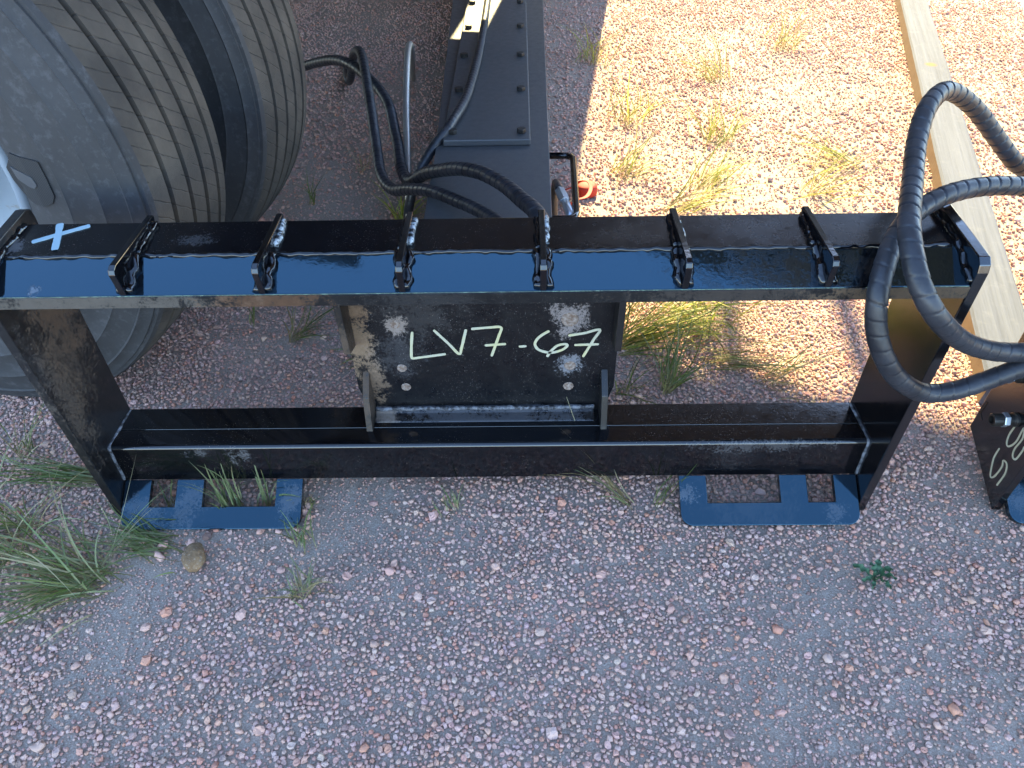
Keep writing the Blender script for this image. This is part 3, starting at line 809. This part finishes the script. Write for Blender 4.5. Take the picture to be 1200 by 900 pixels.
# ------------------------------------------------------------------ trailer with dual tyres
AX = Vector((.1641, .98644, 0)).normalized(); TX = Vector((AX.y, -AX.x, 0))
trailer = empty('trailer', (-.901, .2376, 0), 'trailer with two worn dual tyres behind the frame at upper left', 'trailer')
trailer_loc = Vector((-.901, .2376, 0))
def wheel_point(c0, a, rx, rz):
    return c0 + AX * a + TX * rx + Vector((0, 0, rz))
PROF = [(.055, .242), (.03, .246), (.012, .256), (-.004, .275), (-.011, .300), (-.0125, .3375), (-.0142, .340), (-.0125, .3425), (-.0095, .386), (-.0108, .389), (-.0085, .392), (-.005, .424), (-.0068, .427), (-.0035, .430), (-.001, .440), (0, .4445), (.0035, .4448), (.004, .4505), (.012, .4545), (.042, .4590),
        (.0435, .447), (.0505, .447), (.052, .4595), (.088, .4605), (.0895, .4485), (.0965, .4485), (.098, .4605), (.130, .4605), (.1315, .4485), (.1385, .4485), (.140, .4605), (.170, .4595), (.1715, .447), (.1785, .447), (.180, .459), (.204, .4555), (.213, .447), (.220, .42), (.228, .38), (.226, .32), (.212, .27), (.19, .248), (.16, .242)]
def tyre(c0, with_emblem):
    n = 144
    V, F = [], []; uv = []
    for a, r in PROF:
        for k in range(n):
            t = 2 * math.pi * k / n
            p = wheel_point(c0, a, r * math.cos(t), r * math.sin(t))
            if p.z < .002: p.z = .002 + (p.z - .002) * .1
            V.append(p - trailer_loc); uv.append((k / n + a * .25, a, 0))
    m = len(PROF)
    mats = []
    for i in range(m - 1):
        for k in range(n):
            F.append((i * n + k, i * n + (k + 1) % n, (i + 1) * n + (k + 1) % n, (i + 1) * n + k)); mats.append(1 if 18 <= i <= 35 else 0)
    for k in range(n):
        F.append(((m - 1) * n + k, (m - 1) * n + (k + 1) % n, (k + 1) % n, k)); mats.append(0)
    me = bpy.data.meshes.new('tyre'); me.from_pydata([tuple(v) for v in V], [], F)
    me.materials.append(M['rubber']); me.materials.append(M['tread'])
    me.polygons.foreach_set('material_index', mats)
    at = me.attributes.new('uvt', 'FLOAT_VECTOR', 'POINT'); at.data.foreach_set('vector', np.array(uv, dtype=np.float32).ravel())
    bm = bmesh.new(); bm.from_mesh(me); bmesh.ops.recalc_face_normals(bm, faces=bm.faces)
    for e in bm.edges:
        if len(e.link_faces) == 2 and e.calc_face_angle(0) > math.radians(35): e.smooth = False
    for f_ in bm.faces: f_.smooth = True
    bm.to_mesh(me); bm.free()
    o = link(bpy.data.objects.new('tyre', me), trailer)
    # rim
    RP = [(.022, .2575), (.008, .256), (.003, .251), (.005, .245), (.016, .238), (.07, .232), (.11, .222), (.14, .20), (.15, .16), (.13, .12), (.09, .10), (.085, .02)]
    V, F = [], []
    for a, r in RP:
        for k in range(64):
            t = 2 * math.pi * k / 64; V.append(wheel_point(c0, a, r * math.cos(t), r * math.sin(t)) - trailer_loc)
    for i in range(len(RP) - 1):
        for k in range(64): F.append((i * 64 + k, i * 64 + (k + 1) % 64, (i + 1) * 64 + (k + 1) % 64, (i + 1) * 64 + k))
    F.append(tuple((len(RP) - 1) * 64 + k for k in range(64)))
    mesh('rim', V, F, M['rim'], o, smooth=True)
    if with_emblem:
        def surf(x, z, lift):
            r = math.hypot(x, z)
            pr = [(a, q) for a, q in PROF[:15]]
            aa = pr[-1][0]
            for (a1, q1), (a2, q2) in zip(pr, pr[1:]):
                if q1 <= r <= q2: aa = a1 + (a2 - a1) * (r - q1) / (q2 - q1); break
            return wheel_point(c0, min(aa, -.002) - lift, x, z) - trailer_loc
        def patch(name, P, lift, mat):
            cx = sum(p[0] for p in P) / len(P); cz = sum(p[1] for p in P) / len(P)
            PP = [Vector((a, b, 0)) for a, b in P] + [Vector((P[0][0], P[0][1], 0))]
            PP = resample(PP, .003)[:-1]
            V, F = [], []; nn = len(PP)
            V += [surf(p.x, p.y, -.004) for p in PP]
            for sc in (1, .8, .55, .3):
                V += [surf(cx + (p.x - cx) * sc, cz + (p.y - cz) * sc, lift) for p in PP]
            V.append(surf(cx, cz, lift))
            for q in range(4):
                for k in range(nn): F.append((q * nn + k, q * nn + (k + 1) % nn, q * nn + nn + (k + 1) % nn, q * nn + nn + k))
            for k in range(nn): F.append((4 * nn + k, 4 * nn + (k + 1) % nn, 5 * nn))
            mesh(name, V, F, mat, o)
        patch('emblem_patch', [(.2804, .0425), (.3237, .0356), (.325, .01), (.3243, -.0154), (.3164, -.0263), (.3028, -.0326), (.2828, -.0328), (.2691, -.0206), (.2626, -.0005), (.2609, .0182)], .0022, M['emblem'])
        patch('emblem_inset', [(.269, .0212), (.303, .0123), (.3058, -.0001), (.2991, -.0056), (.2883, -.0038), (.2714, .0039)], .0036, M['inset'])
    return o
tyre(Vector((-.901, .2376, .4555)), True)
tyre(Vector((-.901, .2376, .4555)) + AX * .362, False)
def tbox(name, a0, a1, x0, x1, z0, z1, mat):
    V = []
    for z in (z0, z1):
        for a, x in ((a0, x0), (a0, x1), (a1, x1), (a1, x0)):
            V.append(TX * x + AX * a + Vector((0, 0, z)))
    F = [(0, 1, 2, 3), (7, 6, 5, 4), (0, 1, 5, 4), (1, 2, 6, 5), (2, 3, 7, 6), (3, 0, 4, 7)]
    mesh(name, V, F, mat, trailer, bevel=.006)
tbox('deck', -.02, 2.5, -4.6, .62, 1.02, 1.16, M['trailer'])
tbox('frame_rail', .62, .74, -4.6, .60, .80, 1.018, M['trailer'])
tbox('frame_rail', 1.74, 1.86, -4.6, .60, .80, 1.018, M['trailer'])
V, F = tube([AX * .30 + Vector((0, 0, .455)), AX * 2.1 + Vector((0, 0, .455))], .06, 16)
mesh('axle', V, F, M['trailer'], trailer, smooth=True)

# ------------------------------------------------------------------ timber on the ground at the right
ud = Vector((-.300, -.954, 0)).normalized(); pdn = Vector((-ud.y, ud.x, 0)) * -1
if pdn.x < 0: pdn = -pdn
p0 = Vector((1.165, 1.172, 0))
V, F = [], []
L0, L1 = -1.75, 1.02
ns = 40
for i in range(ns + 1):
    s_ = L0 + (L1 - L0) * i / ns
    for (w_, h_) in ((0, -.002), (.003, .036), (.008, .041), (.098, .040), (.104, .035), (.106, -.002)):
        j = .0012 * noise.noise(Vector((s_ * 9, w_ * 60, h_ * 60)))
        V.append((w_ + j, -s_, h_ + j))
for i in range(ns):
    for k in range(6): F.append((6 * i + k, 6 * i + (k + 1) % 6, 6 * i + 6 + (k + 1) % 6, 6 * i + 6 + k))
F.append((0, 1, 2, 3, 4, 5)); F.append(tuple(6 * ns + k for k in range(6)))
pk = mesh('timber', V, F, M['timber'], smooth=False)
pk.matrix_world = Matrix(((pdn.x, -ud.x, 0, p0.x), (pdn.y, -ud.y, 0, p0.y), (0, 0, 1, 0), (0, 0, 0, 1)))
s = NT('timber_side'); s.set('Base Color', s.mix(s.noise(40, 4, .7), (.12, .075, .04), (.19, .12, .065))); s.set('Roughness', .9); s.bump(s.noise(60, 4, .7), .5, .002); M['timber_side'] = s.m
pk.data.materials.append(M['timber_side'])
for p_ in pk.data.polygons:
    if abs(p_.normal.x) > .8: p_.material_index = 1
tag(pk, 'long weathered timber lying on sunlit gravel behind the right hoses', 'timber')

# ------------------------------------------------------------------ rock
bm = bmesh.new(); bmesh.ops.create_icosphere(bm, subdivisions=4, radius=1)
for v in bm.verts:
    q = v.co.copy()
    d_ = 1 + .16 * noise.noise(q * 1.4 + Vector((4, 1, 2))) + .05 * noise.noise(q * 4)
    v.co = Vector((q.x * .0165 * d_, q.y * .0245 * d_, q.z * .012 * d_))
me = bpy.data.meshes.new('brown_rock'); bm.to_mesh(me); bm.free()
for p in me.polygons: p.use_smooth = True
me.materials.append(M['rock'])
o = link(bpy.data.objects.new('brown_rock', me)); o.location = (-.430, -.118, .009); o.rotation_euler = (.05, .05, math.radians(18))
tag(o, 'smooth brown egg-shaped rock lying below the left foot', 'rock')

# ------------------------------------------------------------------ grass
GREEN = [(.115, .155, .030), (.16, .20, .045), (.085, .12, .025), (.21, .24, .07)]
STRAW = [(.36, .28, .13), (.30, .23, .11), (.42, .36, .20)]
YELL = [(.36, .38, .05), (.44, .40, .06), (.26, .32, .045)]
PALEG = [(.22, .26, .11), (.27, .29, .14), (.16, .21, .08)]
def tuft(label, base, n, ln, direction=(0, 0), lean=.5, spread=.6, spot=.015, cols=(GREEN,), wid=.0022, seed=0, droop=.6, group='grass tufts in the gravel', name='grass_tuft', zmin=.003):
    rr = random.Random(seed + 101)
    V, F, C = [], [], []
    dv = Vector((direction[0], direction[1], 0))
    for b in range(n):
        a = rr.uniform(0, 2 * math.pi); rad = spot * math.sqrt(rr.random())
        p = Vector((rad * math.cos(a), rad * math.sin(a), -.004))
        az = rr.uniform(0, 2 * math.pi)
        if rr.random() < .18: p = p * 2.2; p.z = -.004
        h = (dv + Vector((math.cos(az), math.sin(az), 0)) * spread * rr.uniform(.2, 1)) * lean
        d = Vector((h.x, h.y, 1)).normalized()
        L = rr.uniform(*ln) * rr.choice((.6, .9, 1.0, 1.15, 1.35)); seg = 8; st_ = L / seg
        w = wid * .78 * rr.uniform(.6, 1.2)
        col = rr.choice(rr.choice(cols)); k_ = rr.uniform(.75, 1.25)
        base_c = rr.choice(STRAW)
        i0 = len(V); tw = rr.uniform(-.6, .6)
        hd = Vector((d.x, d.y, 0)); hd = hd.normalized() if hd.length > 1e-4 else Vector((math.cos(az), math.sin(az), 0))
        curl = Vector((rr.uniform(-1, 1), rr.uniform(-1, 1), rr.uniform(-.3, .3))) * .26
        dr = droop * rr.uniform(.5, 1.4)
        for s_ in range(seg + 1):
            t = s_ / seg
            side = d.cross(Vector((0, 0, 1)))
            if side.length < .05: side = Vector((-hd.y, hd.x, 0))
            side = (Matrix.Rotation(tw, 3, d) @ side.normalized())
            ww = w * (1 - t ** 2.2) * (.55 + .9 * min(1, t * 4 + .3)) * .5 + .00012
            V.append(p + side * ww); V.append(p - side * ww)
            mx = min(1, max(0, (t - .02) / .25))
            cc = [x * k_ * mx + y * (1 - mx) for x, y in zip(col, base_c)]
            if t > .8 and rr.random() < .5: cc = [x * .5 + y * .5 for x, y in zip(cc, base_c)]
            C += [cc, cc]
            p = p + d * st_
            d = (d + hd * dr * .16 + Vector((0, 0, -1)) * dr * .30 * t + curl * .5).normalized()
            if base[2] + p.z < zmin: p.z = zmin - base[2]; d.z = max(d.z, 0.0)
        for s_ in range(seg): F.append((i0 + 2 * s_, i0 + 2 * s_ + 1, i0 + 2 * s_ + 3, i0 + 2 * s_ + 2))
    me = bpy.data.meshes.new(name); me.from_pydata([tuple(v) for v in V], [], F)
    at = me.attributes.new('bcol', 'FLOAT_COLOR', 'POINT')
    at.data.foreach_set('color', np.array([(*c, 1) for c in C], dtype=np.float32).ravel())
    for p_ in me.polygons: p_.use_smooth = True
    me.materials.append(M['blade'])
    o = bpy.data.objects.new(name, me); o.location = base; COL.objects.link(o)
    tag(o, label, 'grass', group)
    return o
tuft('big grass clump with straw base at lower left, nearest the left foot', (-.575, -.150, 0), 150, (.07, .19), (-.9, -.20), 1.8, .9, .034, (GREEN, PALEG, PALEG, STRAW), .0020, 1, .7)
tuft('straw coloured stalks rising from the big clump across the left foot', (-.567, -.140, 0), 12, (.10, .165), (.62, .62), 1.0, .22, .012, (STRAW, PALEG), .0016, 2, .25)
tuft('dark green grass mass at the left photo edge beside the big clump', (-.735, -.085, 0), 150, (.08, .18), (-.2, -.3), 1.5, 1.0, .05, (GREEN, GREEN, PALEG, STRAW), .0020, 3, .8)
tuft('long green blades lying flat left of the left side plate', (-.640, .045, 0), 40, (.10, .20), (-1.1, -.10), 2.2, .28, .015, (GREEN, PALEG), .0022, 4, .5)
tuft('small dry tuft at the left photo edge below the tyre', (-.800, .095, 0), 22, (.05, .11), (.3, .4), 1.2, .8, .02, (STRAW, GREEN), .0018, 5, .5)
tuft('pale upright grass growing through the long slot of the left foot', (-.402, -.022, 0), 34, (.06, .11), (-.05, .25), .35, .5, .018, (PALEG,), .0026, 6, .25)
tuft('few pale blades at the right end of the left foot slot', (-.350, -.020, 0), 11, (.07, .12), (.2, .2), .3, .7, .006, (PALEG,), .0026, 7, .5)
tuft('small grass blades in the short slot of the left foot', (-.500, -.022, 0), 8, (.03, .055), (.3, .3), .6, .5, .008, (GREEN, STRAW), .0018, 8, .3)
tuft('green grass spreading left under the big clump toward the left foot', (-.490, -.085, 0), 60, (.05, .13), (-1.0, .0), 2.0, .6, .03, (GREEN, PALEG), .0020, 9, .6)
tuft('thin grass along the right end of the left foot', (-.283, -.012, 0), 14, (.03, .06), (.1, -.2), .7, .5, .012, (STRAW, PALEG), .0018, 10, .4)
tuft('thin green grass line below the right end of the left foot', (-.277, -.085, 0), 16, (.03, .07), (-.1, .4), 1.5, .6, .015, (PALEG, GREEN), .0018, 11, .5)
tuft('small straw tuft near the bottom right of the brown rock', (-.258, -.172, 0), 34, (.03, .065), (0, .1), 1.2, 1.0, .014, (STRAW, PALEG), .0018, 12, .4)
tuft('pale blades leaning left over the middle of the bottom beam', (.222, -.020, 0), 18, (.11, .18), (-.80, .22), 1.1, .20, .007, (PALEG, STRAW), .0020, 13, .25)
tuft('few thin green blades just left of the right foot', (.262, -.020, 0), 9, (.04, .08), (0, -.1), .8, .7, .006, (GREEN,), .0018, 14, .4)
tuft('tiny green tuft under the bottom beam left of centre', (-.058, -.022, 0), 14, (.025, .05), (-.3, .3), 1.0, .6, .012, (GREEN, PALEG), .0018, 15, .4)
tuft('green and straw grass behind the frame between tyre and plate', (-.405, .405, 0), 30, (.08, .16), (.7, .15), 1.3, .7, .012, (GREEN, STRAW), .0022, 16, .6)
tuft('dark green grass close behind the left edge of the mounting plate', (-.215, .33, 0), 40, (.05, .11), (-.6, -.1), 1.5, .8, .03, (GREEN,), .0022, 17, .7)
tuft('tiny green sprout behind the left half of the bottom beam', (-.44, .125, 0), 12, (.03, .05), (0, .1), .6, .9, .010, (GREEN,), .0022, 18, .3)
tuft('thin green blades just right of the tyre behind the frame', (-.50, .46, 0), 8, (.05, .10), (.1, .3), .8, .5, .008, (GREEN,), .0020, 19, .4)
# grass at the right of the plate, partly in the sun
tuft('tall sunlit green grass just right of the mounting plate', (.245, .37, 0), 105, (.12, .27), (.9, .10), 1.7, .7, .035, (GREEN, YELL), .0022, 20, .6)
tuft('green grass with straw base in front of the shadow edge', (.318, .245, 0), 44, (.08, .18), (.5, .45), 1.2, .8, .012, (GREEN, PALEG), .0022, 21, .5)
tuft('sunlit grass leaning right in the middle of the right opening', (.43, .42, 0), 90, (.08, .20), (-.5, -.1), 1.3, .9, .03, (YELL, GREEN), .0020, 22, .6)
tuft('flat green blades pointing right at the shadow edge', (.42, .33, 0), 42, (.10, .19), (1.0, -.45), 2.0, .35, .03, (GREEN, STRAW), .0022, 23, .6)
tuft('thin green grass beside the lower right rib of the plate', (.235, .24, 0), 22, (.05, .11), (.2, -.3), 1.2, .8, .015, (GREEN,), .0020, 24, .6)
tuft('loose sunlit blades trailing right above the shadow edge', (.36, .46, 0), 60, (.12, .24), (.9, -.15), 1.6, .8, .05, (GREEN, YELL, STRAW), .0020, 40, .7)
tuft('low green blades spreading behind the right half of the bottom beam', (.50, .27, 0), 30, (.08, .16), (.8, -.2), 2.0, .6, .03, (GREEN, STRAW), .0020, 41, .6)
tuft('sunlit upright grass against the right edge of the mounting plate', (.225, .44, 0), 60, (.10, .22), (.4, .1), .9, .8, .03, (YELL, GREEN), .0020, 42, .5)
# far sunlit grass
tuft('bright yellow grass glowing left of the carriage', (-.235, .865, 0), 40, (.06, .13), (.2, .1), 1.2, .9, .02, (YELL,), .0028, 25, .6)
tuft('dry straw stalk tuft behind the wrapped hoses', (-.38, 1.13, 0), 10, (.12, .22), (.4, -.3), 1.0, .6, .01, (STRAW,), .0020, 26, .8)
tuft('small dark grass between the second tyre and the hoses', (-.48, .95, 0), 12, (.05, .10), (0, 0), .9, .9, .012, (GREEN,), .0020, 27, .4)
farG = [(.32, 1.08, (.5, .2), 'leftmost yellow grass beside the red cap'), (.52, 1.02, (.6, .5), 'long yellow grass blades leaning right behind the top plate'), (.44, .90, (.9, .1), 'yellow grass close behind the fifth gusset'), (.62, 1.28, (.2, .4), 'yellow grass far behind the middle of the right half'), (.95, 1.13, (-1.0, .25), 'long yellow blades lying left of the timber'), (.80, .98, (.4, -.2), 'sparse thin blades in front of the timber'), (.38, 1.42, (.2, .2), 'yellow grass farther back above the red cap'), (.72, 1.75, (-.5, .2), 'yellow grass clump far back in the sun'), (1.0, 2.05, (.3, .1), 'yellow grass clump farthest back near the timber'), (.30, 1.95, (.3, .3), 'yellow grass clump far back near the carriage'), (1.45, 1.0, (.2, .4), 'yellow grass right of the timber')]
for i, (x, y, d_, lab) in enumerate(farG):
    tuft(lab, (x, y, 0), 46 if i < 6 else 50, (.08, .22), d_, 1.7, .6, .045, (YELL, YELL, STRAW), .0022, 60 + i, .7)

# ------------------------------------------------------------------ leafy weed
weed = empty('leafy_weed', (.549, -.158, .002), 'small green leafy weed in the gravel at lower right', 'weed')
def leaf(L, Wd, seed):
    rr = random.Random(seed); V, F = [], []; n = 12
    for i in range(n + 1):
        t = i / n
        w = Wd * (math.sin(math.pi * min(1, t * .93 + .04)) ** .8) * (.35 + .9 * t) * (1 + .38 * math.sin(t * 22 + seed)) if 0 < i < n else Wd * .12
        z = .010 * math.sin(t * math.pi * .8) + .002 * math.sin(t * 19 + seed)
        V += [(t * L, -w, z + .0025), (t * L, 0, z), (t * L, w, z + .0025)]
    for i in range(n):
        b = 3 * i; F += [(b, b + 1, b + 4, b + 3), (b + 1, b + 2, b + 5, b + 4)]
    return V, F
for k, (ang, L) in enumerate([(150, .034), (95, .022), (62, .030), (15, .032), (-18, .030), (-70, .030), (-118, .022), (-160, .026)]):
    v, f = leaf(L, L * .17, k * 1.7)
    o = mesh('leaf', v, f, M['leaf'], weed, smooth=True)
    o.rotation_euler = (rnd.uniform(-.3, .3), rnd.uniform(-.25, .05), math.radians(ang))

# ------------------------------------------------------------------ unseen structures added to cast shade and darken reflections
# added roof on posts, edges set by the wanted shadow and reflection
H = 3.6
off = H / math.tan(SUN_EL)
pf_ = Vector((.254 + off * math.sin(SUN_AZ), .37 + off * math.cos(SUN_AZ)))
def far_y(x): return pf_.y - .37 * (x - pf_.x)
def near_y(x): return .58 - .37 * (x - 1.15)
shade_shed = empty('added_shade_shed', (1.2, 4.5, 0), 'unseen open-sided metal roof on posts, added to shade the yard', 'shade_shed')
SO = Vector((1.2, 4.5, 0))
V, F = [], []
xs = [-4 + .05 * i for i in range(211)]
for i, x in enumerate(xs):
    z = H + (.012 if i % 4 < 2 else -.012)
    V += [(x - SO.x, near_y(x) - SO.y, z + .2), (x - SO.x, far_y(x) - SO.y, z)]
for i in range(len(xs) - 1): F.append((2 * i, 2 * i + 1, 2 * i + 3, 2 * i + 2))
n0 = len(V); V += [(a, b, c + .004) for a, b, c in V]; F += [tuple(q + n0 for q in reversed(f)) for f in F]
mesh('roof_sheet', V, F, M['shade_shed'], shade_shed)
for x in (-3.8, 6.3):
    for y, zt in ((near_y(x) + .25, H + .15), (far_y(x) - .2, H - .02)):
        v, f = box(x - .07 - SO.x, x + .07 - SO.x, y - .07 - SO.y, y + .07 - SO.y, 0, zt)
        mesh('post', v, f, M['post'], shade_shed, bevel=.01)
# two short bars added under the far eave to cast stripe shadows
for gx_, gy_ in ((.452, .30), (.682, .215)):
    ex, ey = gx_ + off * math.sin(SUN_AZ), gy_ + off * math.cos(SUN_AZ)
    v, f = box(ex - .02 - SO.x, ex + .02 - SO.x, ey - .02 - SO.y, ey + .02 - SO.y, H - .40, H - .014)
    mesh('added_stripe_bar', v, f, M['post'], shade_shed, bevel=.004)
# tall unseen block added as a dark backdrop for the paint reflections
wh = empty('added_backdrop_hall', (1.0, 18.0, 0), 'tall grey metal hall, added unseen as a dark backdrop for reflections', 'added_backdrop_hall')
V, F = [], []
for i in range(241):
    x = -14 + 28 * i / 240; y = .03 if i % 4 < 2 else -.03
    V += [(x, y, 0), (x, y, 11.0)]
for i in range(240): F.append((2 * i, 2 * i + 1, 2 * i + 3, 2 * i + 2))
mesh('wall', V, F, M['shade_shed'], wh)
v, f = box(-14, 14, .04, 9, 0, 10.9); mesh('hall', v, f, M['shade_shed'], wh)
v, f = box(-14.2, 14.2, -.25, 9.2, 11.01, 11.2); mesh('roof', v, f, M['shade_shed'], wh)
for dx in (-6, 3):
    v, f = box(dx, dx + 4, -.09, -.035, 0, 4.5); mesh('door', v, f, M['trailer'], wh)
# open-topped steel bin added unseen to shade ground left of the carriage
binn = empty('added_shade_bin', (-1.44, 3.05, 0), 'ribbed rusty steel bin, added unseen to shade the ground left of the carriage', 'bin')
def bp(name, vf):
    v, f = vf; mesh(name, v, f, M['bin'], binn, bevel=.006)
bp('front_wall', box(-1.5, 1.50, 0, .03, .05, 1.9)); bp('back_wall', box(-1.5, 1.50, 1.5, 1.53, .05, 1.9))
bp('end_wall', box(-1.5, -1.47, .031, 1.499, .05, 1.9)); bp('end_wall', box(1.47, 1.5, .031, 1.499, .05, 1.9))
bp('floor_plate', box(-1.468, 1.468, .032, 1.498, .05, .08))
for k in range(7): bp('rib', box(-1.48 + .48 * k, -1.42 + .48 * k, -.05, -.001, 0, 1.88))
bp('top_rim', box(-1.54, 1.54, -.06, .05, 1.901, 1.97))
